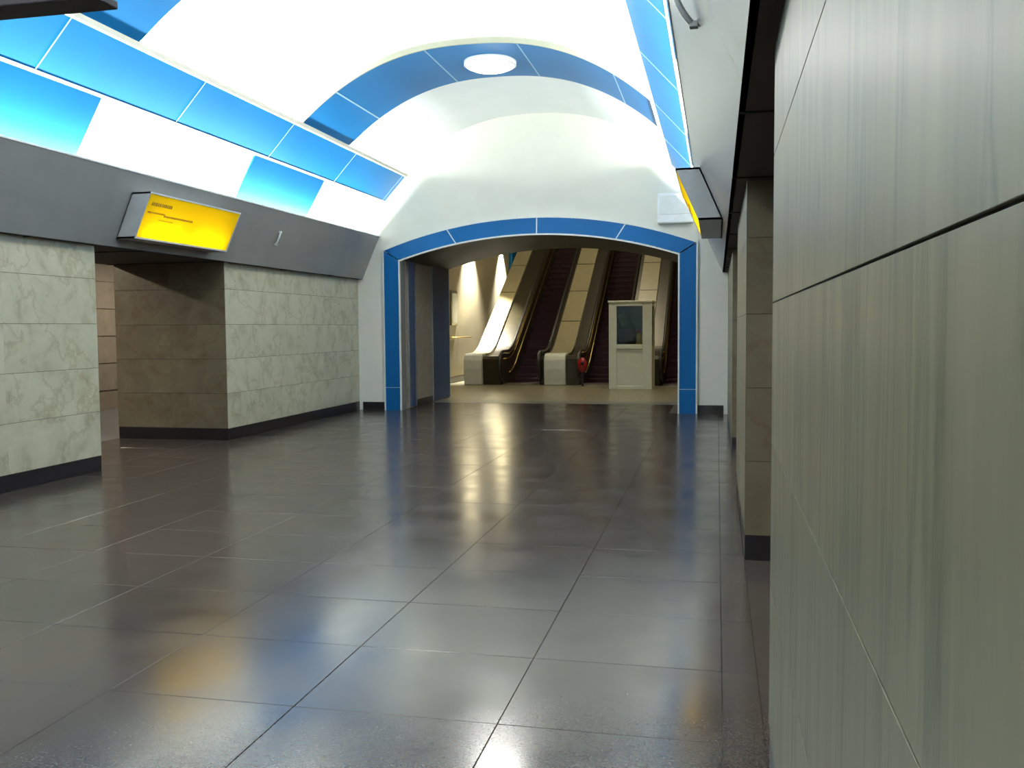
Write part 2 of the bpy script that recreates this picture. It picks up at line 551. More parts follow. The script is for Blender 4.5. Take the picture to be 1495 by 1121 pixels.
# ---- platforms beyond the openings
for s, nm in ((-1, 'left'), (1, 'right')):
    f = XC + s * HW
    far = f + s * 5.2
    xs = sorted((f + s * (PYL_T if s > 0 else PYL_T), far))
    pf = sbox('floor_platform', 'grey platform floor behind the %s pylons' % ('far' if s < 0 else 'near'), 'floor', xs[0], xs[1], BACK, END + 3, -0.1, -0.004, 'platform')
    x2 = sorted((f + s * 0.0, f + s * PYL_T))
    for (a, b) in OPEN:
        if s < 0 and a > 9:
            continue
        box('bay_paving', x2[0], x2[1], a, b, -0.1, 0.0, 'granite', pf)
    x3 = sorted((far, far + s * 0.2))
    tw = struct('wall_track', 'pale tiled wall across the %s platform' % ('far' if s < 0 else 'near'), 'wall', (far, 5, 0))
    box('wall_face', x3[0], x3[1], BACK, END + 3, -0.1, 4.0, 'track_wall', tw)
    for k in range(6):
        z = 0.4 + k * 0.55
        xa = sorted((far, far - s * 0.02))
        box('tile_course', xa[0], xa[1], BACK, END + 3, z, z + 0.53, 'track_wall', tw)
    x4 = sorted((f + s * (PYL_T - 0.1), far + s * 0.2))
    sbox('ceiling_platform', 'plain ceiling over the %s platform' % ('far' if s < 0 else 'near'), 'ceiling', x4[0], x4[1], BACK, END + 3, 3.3, 3.45, 'dark_ceiling')
    for (ya, yb) in ((BACK - 0.15, BACK), (END + 3, END + 3.15)):
        sbox('wall_platform_end', 'end wall closing the %s platform' % ('far' if s < 0 else 'near'), 'wall', x4[0], x4[1], ya, yb, -0.1, 3.45, 'tan')
    lx = f + s * 3.4
    for yy in (4.9, 10.6, 16.5):  # unseen lamps added to brighten the platform wall and pylon ends
        lt = thing('added_platform_lamp', 'added unseen tube lamp over the %s platform' % ('far' if s < 0 else 'near'), 'lamp', (lx, yy, 3.22), 'added platform lamps')
        box('housing', lx - 0.12, lx + 0.12, yy - 0.8, yy + 0.8, 3.22, 3.3, 'white_metal', lt, 0.01)
        box('diffuser', lx - 0.09, lx + 0.09, yy - 0.75, yy + 0.75, 3.19, 3.22, 'warm_tube', lt)
        area('lamp_light', (lx, yy, 3.17), (0, 0, -1), 0.18, 1.5, PLATFORM_W, (1, 0.88, 0.72), lt)

# ================================================================== CORNICE with cove lighting
FB, FT, FZ0, FZ1 = 3.45, 3.09, 2.57, 3.39          # fascia: half widths and heights
for s, nm, lab in ((-1, 'trim_1', 'sloping grey cornice carrying the yellow lit sign'), (1, 'trim_2', 'sloping grey cornice above the close marble wall')):
    root = struct(nm, lab, 'cornice', (XC + s * FB, 5, FZ0))
    X = lambda h: XC + s * h
    prism('cornice_face', [(X(FB), FZ0), (X(FT), FZ1), (X(FT + 0.03), FZ1), (X(FB + 0.03), FZ0)], 'y', BACK, END, 'fascia', root)
    prism('cornice_edge', [(X(FT - 0.008), FZ1), (X(FT + 0.035), FZ1), (X(FT + 0.035), FZ1 + 0.02), (X(FT - 0.008), FZ1 + 0.02)], 'y', BACK, END, 'white_strip', root)
    prism('soffit', [(X(FB), FZ0), (X(HW + PYL_T + 0.05), FZ0), (X(HW + PYL_T + 0.05), FZ0 + 0.04), (X(FB), FZ0 + 0.04)], 'y', BACK, END, 'soffit', root)
    # back of the cove
    prism('cove_back', [(X(HW + 0.05), FZ0 + 0.04), (X(HW + PYL_T), FZ0 + 0.04), (X(HW + PYL_T), 3.6), (X(HW + 0.05), 3.6)], 'y', BACK, END, 'plaster', root)
    # brown joints across the soffit
    for k in range(14):
        yy = BACK + 1.0 + k * 1.9
        xs = sorted((X(FB), X(HW + PYL_T)))
        box('soffit_batten', xs[0], xs[1], yy - 0.012, yy + 0.012, FZ0 - 0.008, FZ0, 'core', root)
    # tube rows standing in the cove
    k = 0
    y = BACK + 0.3
    while y < END - 0.5:
        L_ = min(2.4, END - 0.3 - y)
        lt = thing('cove_lamp', 'fluorescent tube hidden behind the %s cornice' % ('far' if s < 0 else 'near'), 'lamp', (X(3.36), y + L_ / 2, 3.05), 'tube lamps in the cornice')
        box('batten', X(3.36) - 0.03, X(3.36) + 0.03, y, y + L_, 3.0, 3.05, 'white_metal', lt)
        tube('lamp_tube', [(X(3.36), y + 0.02, 3.08), (X(3.36), y + L_ - 0.02, 3.08)], 0.016, 'tube', lt, 8)
        area('lamp_light', (X(3.33), y + L_ / 2, 3.13), (-s * 0.75, 0, 1), L_, 0.10, COVE_W * L_, COVE_COL, lt)
        y += L_ + 0.05

# ================================================================== VAULT
ZA = 5.585
def vz(h, drop=0.0):
    return ZA - drop - 0.965 * (abs(h) / 2.53) ** 2.4
ceil = struct('ceiling', 'white barrel vault with blue enamel ribs and bands', 'ceiling', (XC, 5, 4.5))
RIB_H = 0.87
RIBS = [13.47, 7.85, 2.1, -3.6]
def arc(h0, h1, n, drop):
    return [(XC + h0 + (h1 - h0) * i / n, vz(h0 + (h1 - h0) * i / n, drop)) for i in range(n + 1)]
edges = [END]
for r in RIBS:
    edges += [r + RIB_H, r - RIB_H]
edges.append(BACK)
SP = 2.70
for k in range(0, len(edges), 2):
    ribbon('vault_bay', arc(-SP, SP, 48, 0), arc(-SP, SP, 48, -0.1), 'y', edges[k + 1] - 0.01, edges[k] + 0.01, 'plaster', ceil)
DROP = 0.065
RJ = [-2.53, -1.98, -0.66, 0.66, 1.98, 2.53]
for r in RIBS:
    rb = ribbon('rib', arc(-2.55, 2.55, 48, DROP - 0.018), arc(-2.55, 2.55, 48, -0.1), 'y', r - RIB_H, r + RIB_H, 'cream', ceil)
    for a, b in zip(RJ[:-1], RJ[1:]):
        ribbon('rib_panel', arc(a + 0.006, b - 0.006, 14, DROP), arc(a + 0.006, b - 0.006, 14, DROP - 0.016), 'y', r - RIB_H + 0.0, r + RIB_H - 0.0, 'blue', rb)
    for a in RJ[1:-1]:
        ribbon('seam_strip', arc(a - 0.009, a + 0.009, 2, DROP + 0.004), arc(a - 0.009, a + 0.009, 2, DROP - 0.01), 'y', r - RIB_H, r + RIB_H, 'seam', rb)
    ribbon('rib_edge_trim', arc(-2.52, 2.52, 48, DROP + 0.012), arc(-2.52, 2.52, 48, -0.02), 'y', r - RIB_H - 0.03, r - RIB_H, 'rib_trim', rb)

BL, BU = (2.965, 4.06), (2.53, 4.53)        # lower and upper edge of the long blue band
for s in (-1, 1):
    X = lambda h: XC + s * h
    nx, nz = (BL[1] - BU[1]), (BL[0] - BU[0])
    ln = math.hypot(nx, nz); nx, nz = -nx / ln, nz / ln      # outward (away from the hall): +h, +z
    def plate(nm, p, q, off, th, y0, y1, mat, par):
        a = (X(p[0] + nx * off), p[1] + nz * off); b = (X(q[0] + nx * off), q[1] + nz * off)
        c = (X(q[0] + nx * (off + th)), q[1] + nz * (off + th)); d = (X(p[0] + nx * (off + th)), p[1] + nz * (off + th))
        return prism(nm, [a, b, c, d], 'y', y0, y1, mat, par)
    bb = plate('band_backing', BL, BU, 0.016, 0.03, BACK, END, 'white_strip', ceil)
    js = [7.73 + 2.33 * k for k in range(-7, 5)]
    js = [j for j in js if BACK < j < END - 0.05]
    js = [BACK] + js + [END]
    for a, b in zip(js[:-1], js[1:]):
        plate('band_panel', BL, BU, 0.0, 0.016, a + 0.008, b - 0.008, 'blue', bb)
    # cream ledge along the top, white strip along the bottom edge
    prism('ledge_trim', [(X(BU[0] + 0.15), BU[1] - 0.01), (X(BU[0] - 0.035), BU[1] - 0.01), (X(BU[0] - 0.045), BU[1] + 0.045), (X(BU[0] - 0.025), BU[1] + 0.045), (X(BU[0] - 0.02), BU[1] + 0.01), (X(BU[0] + 0.15), BU[1] + 0.01)], 'y', BACK, END, 'cream', bb)
    tx, tz = (BU[0] - BL[0]) / ln, (BU[1] - BL[1]) / ln
    plate('band_strip', (BL[0] - tx * 0.03, BL[1] - tz * 0.03), (BL[0] + tx * 0.02, BL[1] + tz * 0.02), -0.008, 0.06, BACK, END, 'white_strip', bb)
    for a in js[1:-1]:
        plate('seam_strip', BL, BU, -0.004, 0.02, a - 0.007, a + 0.007, 'seam', bb)
    for q in range(0, len(edges), 2):
        ya, yb = edges[q + 1] + 0.06, edges[q] - 0.06
        lt = thing('ledge_lamp', 'tube lamp lying on the ledge under a white vault bay', 'lamp', (X(2.55), (ya + yb) / 2, 4.545), 'tube lamps on the vault ledges')
        tube('lamp_tube', [(X(2.55), ya, 4.562), (X(2.55), yb, 4.562)], 0.011, 'tube', lt, 8)
        area('lamp_light', (X(2.545), (ya + yb) / 2, 4.576), (-s * 1.0, 0, 0.75), yb - ya, 0.03, LEDGE_W * (yb - ya) * (0.35 if q == 0 else 1.0), COVE_COL, lt)
    # lower apron of the vault down behind the cornice: white plaster with blue panels over the pylons
    LQ = (3.42, 3.25)
    ap = prism('apron', [(X(LQ[0]), LQ[1]), (X(BL[0] + 0.02), BL[1]), (X(BL[0] + 0.15), BL[1]), (X(LQ[0] + 0.15), LQ[1])], 'y', BACK, END, 'plaster', ceil)
    for (ya, yb) in ((12.05, 14.38), (6.35, 8.72), (0.65, 3.0), (-5.05, -2.7)):
        prism('apron_panel', [(X(LQ[0] - 0.012), LQ[1] + 0.03), (X(BL[0] + 0.002), BL[1] - 0.012), (X(BL[0] + 0.03), BL[1] - 0.012), (X(LQ[0] + 0.02), LQ[1] + 0.03)], 'y', ya, yb, 'blue', ap)

# outer shell that closes the hall above
sbox('ceiling_slab', 'dark slab above the vault', 'ceiling', XC - 5.5, XC + 5.5, BACK, END + 0.3, 5.75, 5.9, 'core')

# ================================================================== END WALL with portal
wall_back = struct('wall_back', 'white end wall around the blue portal', 'wall', (XC, END, 0))
IN_H, IN_Z, IN_A = 2.69, 2.93, 3.36
OUT_H, OUT_Z, OUT_A = 2.985, 3.11, 3.65
def arch_z(h, H, z0, za):
    r = (H * H + (za - z0) ** 2) / (2 * (za - z0))
    return za - r + math.sqrt(max(0, r * r - h * h))
V, Fc = [], []
cols = []
hs = [-5.4, -3.5, -OUT_H + 0.06] + [(-OUT_H + 0.06) + (2 * OUT_H - 0.12) * i / 40 for i in range(1, 40)] + [OUT_H - 0.06, 3.5, 5.4]
def seg_col(name, h0, h1, z00, z01):
    for t, yy in ((0, END), (1, END + 0.25)):
        V.extend([(XC + h0, yy, z00), (XC + h1, yy, z01), (XC + h1, yy, 5.75), (XC + h0, yy, 5.75)])
    b = len(V) - 8
    Fc.extend([(b, b + 1, b + 2, b + 3), (b + 7, b + 6, b + 5, b + 4), (b, b + 4, b + 5, b + 1)])
for a, b in zip(hs[:-1], hs[1:]):
    if b <= -OUT_H + 0.061 or a >= OUT_H - 0.061:
        seg_col('', a, b, 0, 0)
    else:
        seg_col('', a, b, arch_z(a, OUT_H, OUT_Z, OUT_A) - 0.06, arch_z(b, OUT_H, OUT_Z, OUT_A) - 0.06)
bw = mk('plaster_face', V, Fc, 'endwall', wall_back)
for (a, b) in ((-3.48, -3.01), (3.01, 3.48)):
    box('plinth', XC + a, XC + b, END - 0.015, END, 0, 0.16, 'plinth', wall_back)

portal = struct('trim_3', 'blue enamelled portal frame around the escalator passage', 'portal frame', (XC, END, 0))
PY0, PY1 = END - 0.045, END + 0.24
def frame_seg(h0, h1, n=12):
    pi = [(XC + h0 * IN_H / OUT_H + (h1 - h0) * IN_H / OUT_H * i / n, 0) for i in range(n + 1)]
    po = [(XC + h0 + (h1 - h0) * i / n, 0) for i in range(n + 1)]
    pi = [(x, arch_z(x - XC, IN_H, IN_Z, IN_A)) for x, _ in pi]
    po = [(x, arch_z(x - XC, OUT_H, OUT_Z, OUT_A)) for x, _ in po]
    return pi, po
fj = [-2.985, -1.70, 0.05, 1.70, 2.985]
for a, b in zip(fj[:-1], fj[1:]):
    pi, po = frame_seg(a + 0.012, b - 0.012)
    ribbon('frame_panel', pi, po, 'y', PY0, PY1, 'blue_frame', portal, False)
# posts with mitred heads
for s in (-1, 1):
    for (z0, zi, zo) in ((0.0, 0.445, 0.445), (0.455, IN_Z - 0.012, OUT_Z - 0.012)):
        pts = [(XC + s * IN_H, z0), (XC + s * OUT_H, z0), (XC + s * OUT_H, zo), (XC + s * IN_H, zi)]
        prism('frame_panel', pts, 'y', PY0, PY1, 'blue_frame', portal)
# pale edge strips, inner and outer, and the strip behind the joints
n = 40
for (H, z0, za, off, nm) in ((OUT_H, OUT_Z, OUT_A, 0.0, 'outer_strip'), (IN_H, IN_Z, IN_A, -0.03, 'inner_strip')):
    pin = [(XC + (H + off) * (-1 + 2 * i / n), arch_z(H * (-1 + 2 * i / n), H, z0, za) + off) for i in range(n + 1)]
    pou = [(p[0], p[1] + 0.03) for p in pin]
    ribbon(nm, pin, pou, 'y', PY0 - 0.012, PY0 + 0.03, 'white_strip', portal, False)
    for s in (-1, 1):
        xs = sorted((XC + s * (H + off), XC + s * (H + off + 0.028)))
        box(nm, xs[0], xs[1], PY0 - 0.012, PY0 + 0.03, 0.0, z0 + off + 0.03, 'white_strip', portal)
        if off < 0:
            box('reveal', xs[0], xs[1], PY0 + 0.03, PY1, 0.0, z0, 'fascia', portal)
pi, po = frame_seg(-2.975, 2.975, 40)
ribbon('joint_backing', pi, po, 'y', PY0 + 0.006, PY1 - 0.01, 'white_strip', portal, False)
for s in (-1, 1):
    xs = sorted((XC + s * (IN_H + 0.005), XC + s * (OUT_H - 0.005)))
    box('joint_backing', xs[0], xs[1], PY0 + 0.006, PY1 - 0.01, 0, IN_Z, 'white_strip', portal)

# wall box high beside the portal
wb = thing('wall_box', 'pale grey rectangular box mounted high on the end wall', 'box', (-0.75, END, 3.46))
box('casing', -1.07, -0.43, END - 0.16, END, 3.46, 4.0, 'grey_box', wb, 0.025)
box('front_cover', -1.02, -0.48, END - 0.175, END - 0.16, 3.62, 3.95, 'white_metal', wb, 0.006)

# ================================================================== PASSAGE behind the portal
PE = 20.5
for s, lab in ((-1, 'tan passage wall with blue pilasters coloured as in shade, inside the portal'), (1, 'plain passage wall hidden behind the portal post')):
    f = XC + s * IN_H
    root = struct('wall_passage', lab, 'wall', (f, 18.8, 0))
    xs = sorted((f, f + s * 0.3))
    box('wall_face', xs[0], xs[1], END + 0.24, PE, 0, 3.4, 'tan', root)
    for (a, b) in ((17.66, 18.08), (19.26, PE)):
        x2 = sorted((f + s * 0.1, f - s * 0.03))
        box('pilaster', x2[0], x2[1], a, b, 0.02, 3.1, 'blue_shaded', root, 0.008)
        for e in (a, b):
            x3 = sorted((f + s * 0.1, f - s * 0.035))
            box('pilaster_strip', x3[0], x3[1], e - 0.02, e + 0.02, 0.02, 3.1, 'fascia', root)
    x4 = sorted((f, f - s * 0.012))
    box('plinth', x4[0], x4[1], 18.09, 19.24, 0, 0.14, 'plinth', root)
pin = [(XC + IN_H * (-1 + 2 * i / 32), arch_z(IN_H * (-1 + 2 * i / 32), IN_H, IN_Z, IN_A)) for i in range(33)]
pc = struct('ceiling_passage', 'low dark arched ceiling inside the portal', 'ceiling', (XC, 18.8, 3.3))
ribbon('arch_face', pin, [(p[0], p[1] + 0.2) for p in pin], 'y', END + 0.24, PE, 'dark_ceiling', pc)
box('fill', XC - 4.6, XC + 4.6, PE - 0.3, PE - 0.02, 3.5, 9.0, 'dark_ceiling', pc)
V, Fc = [], []
for a, b in zip(pin[:-1], pin[1:]):
    k = len(V)
    V += [(a[0], PE - 0.02, a[1]), (b[0], PE - 0.02, b[1]), (b[0], PE - 0.02, 3.7), (a[0], PE - 0.02, 3.7)]
    Fc.append((k, k + 1, k + 2, k + 3))
mk('arch_head', V, Fc, 'dark_ceiling', pc)
# ================================================================== ESCALATOR HALL
EW0 = -7.6
EW1 = 0.85
lf = struct('floor_landing', 'beige stone landing floor before the escalators', 'floor', (XC, 22.5, 0))
box('landing_bed', EW0, EW1, 19.9, 41, -0.2, -0.01, 'landing', lf)
box('threshold', XC - 2.69, XC + 2.69, 19.1, 19.9, -0.05, 0.002, 'threshold', lf)
lx = [EW0 + 8.3 * i / 7 for i in range(8)]
ly = [19.9, 20.9, 21.9, 22.9, 23.9, 24.9, 25.9]
for a, b in zip(lx[:-1], lx[1:]):
    for c, d in zip(ly[:-1], ly[1:]):
        box('landing_tile', a + 0.004, b - 0.004, c + 0.004, d - 0.004, -0.03, 0.0, 'landing', lf)
def wall_side(x, s, nm, lab):
    root = struct(nm, lab, 'wall', (x, 28, 0))
    xs = sorted((x, x + s * 0.25))
    box('wall_face', xs[0], xs[1], PE - 0.3, 42, 0, 14, 'esc_wall', root)
    x2 = sorted((x - s * 0.02, x))
    box('plinth', x2[0], x2[1], PE, 42, 0, 0.16, 'plinth', root)
    return root
wl = wall_side(EW0, -1, 'wall_escalator_left', 'cream wall beside the escalators, lit by two wall washes')
wr = wall_side(EW1, 1, 'wall_escalator_right', 'cream wall hidden behind the portal post')
# blue pilaster on the wall after the second wash of light
box('pilaster', EW0, EW0 + 0.12, 33.9, 35.4, 0.0, 8.0, 'blue', wl, 0.01)
sbox('wall_hall_front', 'dark wall over the passage mouth', 'wall', EW0, XC - IN_H, PE - 0.02, PE + 0.05, 0, 9, 'tan')
sbox('wall_hall_front', 'dark wall over the far passage corner', 'wall', XC + IN_H, EW1, PE - 0.02, PE + 0.05, 0, 9, 'tan')
sl = math.tan(math.radians(30))
prism('x', [(PE, 9.0), (26, 9.0), (42, 9.0 + 16 * sl), (42, 9.3 + 16 * sl), (26, 9.3), (PE, 9.3)], 'x', EW0, EW1, 'dark_ceiling').name = 'ceiling_escalator'
o = bpy.data.objects['ceiling_escalator']; tag(o, 'dark sloping ceiling over the escalators', 'ceiling'); o['kind'] = 'structure'
sbox('wall_escalator_end', 'dark wall at the head of the escalators', 'wall', EW0, EW1, 41.9, 42.1, 0, 19, 'dark_ceiling')

# ---- escalator geometry (profile in y, z)
LANES = [-5.36, -3.14, -0.93]
PITCH_D = 2.215
SB = 26.5          # where the 30 degree slope starts, measured at the handrail
SEND = 40.0
def rail_path(off=0.0, y_start=25.42):
    """top line of a balustrade, offset downwards"""
    P = [(y_start, 0.93 - off)]
    for i in range(9):
        t = i / 8
        yy = 26.0 + 1.1 * t
        # smooth bend from flat to 30 degrees
        zz = 0.93 + sl * (1.1 * t) ** 2 / (2 * 1.1)
        P.append((yy, zz - off))
    z1 = P[-1][1]
    P.append((SEND, z1 + sl * (SEND - 27.1)))
    return P
def newel_curve(off, y0=25.42, r=0.40, zc=0.53):
    """front loop of the balustrade from the floor side up to the flat top"""
    return [(y0 - (r - off) * math.sin(math.radians(a)), zc - (r - off) * math.cos(math.radians(a))) for a in range(20, 181, 16)]

step_mesh = None
def escalator(c, label):
    global step_mesh
    root = thing('escalator', label, 'escalator', (c, 25.3, 0), 'escalators side by side')
    hw = 0.52
    box('comb_plate', c - hw, c + hw, 25.05, 26.0, -0.02, 0.012, 'comb', root, 0.004)
    # moving steps
    y, z = 26.0, 0.0
    for k in range(37):
        if k < 2:
            rise = 0.0
        elif k < 4:
            rise = 0.1
        else:
            rise = 0.2
        z += rise
        if step_mesh is None:
            pr = []
            V, Fc = boxvf(-hw + 0.01, hw - 0.01, 0.0, 0.40, -0.05, 0.0)
            # curved riser below the nosing with ribbed tread
            ribs = 12
            for q in range(ribs):
                xa = -hw + 0.02 + (2 * hw - 0.04) * q / ribs
                xb = xa + (2 * hw - 0.04) / ribs * 0.55
                v2, f2 = boxvf(xa, xb, -0.004, 0.38, 0.0, 0.008)
                b0 = len(V); V += v2; Fc += [tuple(i + b0 for i in f) for f in f2]
            for q in range(4):
                a0 = q / 4; a1 = (q + 1) / 4
                v2, f2 = boxvf(-hw + 0.01, hw - 0.01, 0.02 + 0.03 * a0, 0.06 + 0.03 * a0, -0.05 - 0.17 * a1, -0.05 - 0.17 * a0)
                b0 = len(V); V += v2; Fc += [tuple(i + b0 for i in f) for f in f2]
            o = mk('step', [(c + v[0], y + v[1], z + v[2]) for v in V], Fc, 'step', root, loc=(c, y, z))
            step_mesh = o.data
            # pale nosing line is a second material slot on nothing: the step stays one mesh
        else:
            o = bpy.data.objects.new('step', step_mesh)
            COL.objects.link(o); o.parent = root
            o.location = Vector((c, y, z)) - wloc(root)
        y += 0.3464
    for s in (-1, 1):
        x0 = c + s * hw
        x1 = c + s * (hw + 0.05)
        top = rail_path(0.07)
        front = newel_curve(0.05)
        low = [(SEND, top[-1][1] - 1.3), (27.2, -0.25), (25.42, -0.02)]
        prof = front + top[1:] + low
        xs = sorted((x0, x1))
        bal = prism('balustrade', prof, 'x', xs[0], xs[1], 'bronze', root)
        # brass moulding line along the inner face
        pth = [(x0 - s * 0.006, p[0], p[1]) for p in rail_path(0.20)]
        tube('moulding', pth, 0.014, 'brass', bal, 6)
        pth = [(x0 - s * 0.006, p[0], p[1]) for p in rail_path(0.62, 26.3)[2:]]
        tube('skirt_moulding', pth, 0.02, 'brass', bal, 6)
        # handrail: the loop round the newel and up the slope
        cx = c + s * (hw + 0.03)
        hp = [(cx, p[0], p[1]) for p in newel_curve(0.0)] + [(cx, p[0], p[1]) for p in rail_path(0.0)[1:]]
        tube('handrail', hp, 0.045, 'rubber', root, 10)
        hp = [(cx - s * 0.045, p[0], p[1] - 0.035) for p in rail_path(0.0)]
        tube('rail_guide', hp, 0.014, 'brass', root, 6)
    return root
labs = ['escalator nearest the two wall washes of light', 'middle escalator of the three, behind the red plate', 'escalator partly hidden by the white booth']
for c, l in zip(LANES, labs):
    escalator(c, l)

def deck(x0, x1, c0, c1, label):
    """bronze shoulders from x0 to x1 with a cream covered strip from c0 to c1 and a white rounded end"""
    root = thing('escalator_deck', label, 'deck', ((c0 + c1) / 2, 25.3, 0), 'decks between the escalators')
    top = rail_path(0.05)
    front = [(25.20, 0.0), (25.16, 0.45), (25.18, 0.70), (25.24, 0.82), (25.34, 0.875)]
    nw = prism('newel_casing', front + [(25.7, 0.88), (25.7, 0.0)], 'x', c0, c1, 'deck_white', root)
    bev(nw, 0.02)
    P = [(25.7, 0.88)] + [p for p in top if p[0] >= 25.7]
    prism('deck_top', P + [(SEND, P[-1][1] - 0.1), (27.1, P[-2][1] - 0.12), (25.7, 0.7)], 'x', c0, c1, 'deck', root)
    P2 = [(25.35, 0.0), (25.3, 0.72), (25.4, 0.80)] + [(p[0], p[1] - 0.08) for p in P]
    for a, b in ((x0, c0 - 0.001), (c1 + 0.001, x1)):
        if b - a > 0.03:
            prism('shoulder', P2 + [(SEND, P[-1][1] - 1.3), (27.2, -0.25), (25.7, 0.0)], 'x', a, b, 'bronze', root)
    for k in range(7):
        t = 1.0 + k * 1.7
        yy = 27.1 + t
        zz = top[-2][1] + sl * t
        prism('cover_joint', [(yy, zz - 0.01), (yy + 0.03, zz + sl * 0.03 - 0.01), (yy + 0.03, zz + sl * 0.03 + 0.006), (yy, zz + 0.006)], 'x', c0, c1, 'bronze', root)
    return root
G2 = 0.575
deck(-7.0, LANES[0] - G2, -6.98, -6.46, 'white ended deck along the cream wall side')
deck(LANES[0] + G2, LANES[1] - G2, -4.68, -4.08, 'cream deck with white newel between two escalators, beside the red plate')
deck(LANES[1] + G2, LANES[2] - G2, -2.42, -1.86, 'cream deck rising behind the white booth')
deck(LANES[2] + G2, LANES[2] + G2 + 0.72, LANES[2] + G2 + 0.1, LANES[2] + G2 + 0.6, 'deck beside the blue portal post, mostly hidden')

# red plate at the foot of the middle escalator
rp = thing('stop_plate', 'red rounded stop plate at the foot of the middle escalator', 'stop plate', (-3.56, 24.88, 0))
tube('plate', [(-3.56, 24.84, 0.58), (-3.56, 24.88, 0.58)], 0.20, 'red', rp, 28, 0.65)
tube('button', [(-3.56, 24.81, 0.62), (-3.56, 24.85, 0.62)], 0.05, 'dark_metal', rp, 16)
box('bracket', -3.59, -3.53, 24.86, 24.92, 0.0, 0.55, 'dark_metal', rp, 0.008)

# unseen lamps added above the passage arch to light escalators and booth
for (lx_, ly_, lz_) in ((-5.3, 21.9, 8.86), (-1.4, 21.9, 8.86), (-3.2, 29.5, 10.55), (-3.2, 34.0, 13.1)):
    lt = thing('added_hall_lamp', 'added fill lamp above the escalators, out of view', 'lamp', (lx_, ly_, lz_), 'added escalator hall lamps')
    box('housing', lx_ - 0.25, lx_ + 0.25, ly_ - 0.5, ly_ + 0.5, lz_, lz_ + 0.12, 'white_metal', lt, 0.02)
    tube('stem', [(lx_, ly_, lz_ + 0.1), (lx_, ly_, lz_ + (0.14 if ly_ < 26 else 0.47))], 0.03, 'white_metal', lt, 8)
    box('diffuser', lx_ - 0.22, lx_ + 0.22, ly_ - 0.47, ly_ + 0.47, lz_ - 0.03, lz_, 'warm_tube', lt)
    area('lamp_light', (lx_, ly_, lz_ - 0.05), (0, 0, -1), 0.44, 0.94, ESC_FILL_W, (1.0, 0.88, 0.62), lt)
# two wall-wash downlights
for yy, lab in ((28.2, 'downlight washing the cream wall nearer the portal'), (32.6, 'downlight washing the cream wall beside the blue pilaster')):
    lt = thing('wall_washer', lab, 'lamp', (EW0 + 0.22, yy, 4.6))
    lathe('can', [(0.09, 0.0), (0.10, 0.02), (0.10, 0.28), (0.06, 0.32)], (EW0 + 0.22, yy, 4.62), 'white_metal', lt, 20)
    tube('arm', [(EW0, yy, 4.8), (EW0 + 0.2, yy, 4.8)], 0.02, 'white_metal', lt, 8)
    d = bpy.data.lights.new('wash_light', 'SPOT')
    d.energy = WASH_W; d.spot_size = math.radians(84); d.spot_blend = 0.85; d.shadow_soft_size = 0.06; d.color = (1, 0.96, 0.82)
    lo = bpy.data.objects.new('wash_light', d); COL.objects.link(lo)
    lo.location = (0, 0, -0.02); lo.parent = lt
    lo.rotation_euler = Vector((-0.12, 0, -1)).to_track_quat('-Z', 'Y').to_euler()
# tall framed notice and a brass rail on the wall
nb = thing('notice_board', 'narrow framed notice on the cream wall just inside the passage', 'notice', (EW0, 26.3, 1.7))
box('frame', EW0, EW0 + 0.05, 26.0, 26.65, 1.68, 2.70, 'comb', nb, 0.01)
box('sheet', EW0 + 0.05, EW0 + 0.056, 26.08, 26.57, 1.76, 2.62, 'white_metal', nb)
gr = thing('wall_rail', 'thin brass rail low on the cream wall', 'rail', (EW0, 27, 1.3))
tube('bar', [(EW0 + 0.07, 25.6, 1.32), (EW0 + 0.07, 28.1, 1.32)], 0.022, 'brass', gr, 8)
for yy in (25.7, 26.85, 28.0):
    tube('bracket', [(EW0, yy, 1.30), (EW0 + 0.07, yy, 1.32)], 0.012, 'brass', gr, 6)

# ---- attendant's booth
bx0, bx1, by0, by1, bh = -2.72, -1.62, 23.8, 24.9, 2.24
bt = thing('attendant_booth', 'white glazed attendant booth at the foot of the escalators', 'booth', ((bx0 + bx1) / 2, (by0 + by1) / 2, 0))
pw = 0.13
for (xa, xb, ya, yb) in ((bx0, bx0 + 0.20, by0, by0 + 0.08), (bx1 - 0.24, bx1, by0, by0 + 0.08), (bx0, bx0 + 0.08, by1 - 0.08, by1), (bx1 - 0.08, bx1, by1 - 0.08, by1)):
    box('corner_post', xa, xb, ya, yb, 0.0, bh - 0.02, 'booth', bt, 0.008)
fp = box('front_panel', bx0 + 0.20, bx1 - 0.24, by0 + 0.015, by0 + 0.06, 0.08, 1.02, 'booth', bt, 0.006)
box('sill_rail', bx0 + 0.20, bx1 - 0.24, by0 - 0.012, by0 + 0.07, 1.03, 1.15, 'booth', bt, 0.008)
box('head_rail', bx0 + 0.20, bx1 - 0.24, by0 - 0.004, by0 + 0.07, 2.13, bh - 0.02, 'booth', bt, 0.006)
box('bottom_rail', bx0 + 0.20, bx1 - 0.24, by0 - 0.004, by0 + 0.07, 0.0, 0.08, 'booth', bt, 0.006)
box('roof', bx0 - 0.02, bx1 + 0.02, by0 - 0.02, by1 + 0.02, bh - 0.02, bh + 0.03, 'booth', bt, 0.01)
gw = box('front_glass', bx0 + 0.20, bx1 - 0.24, by0 + 0.03, by0 + 0.036, 1.15, 2.13, 'glass', bt)
for (xa, xb) in ((bx0 + 0.01, bx0 + 0.05), (bx1 - 0.05, bx1 - 0.01)):
    box('side_panel', xa, xb, by0 + 0.08, by1 - 0.08, 0.0, 1.1, 'booth', bt)
    box('side_glass', xa + 0.015, xb - 0.015, by0 + 0.08, by1 - 0.08, 1.1, 2.13, 'glass', bt)
    box('side_rail', xa, xb, by0 + 0.08, by1 - 0.08, 2.13, bh - 0.02, 'booth', bt)
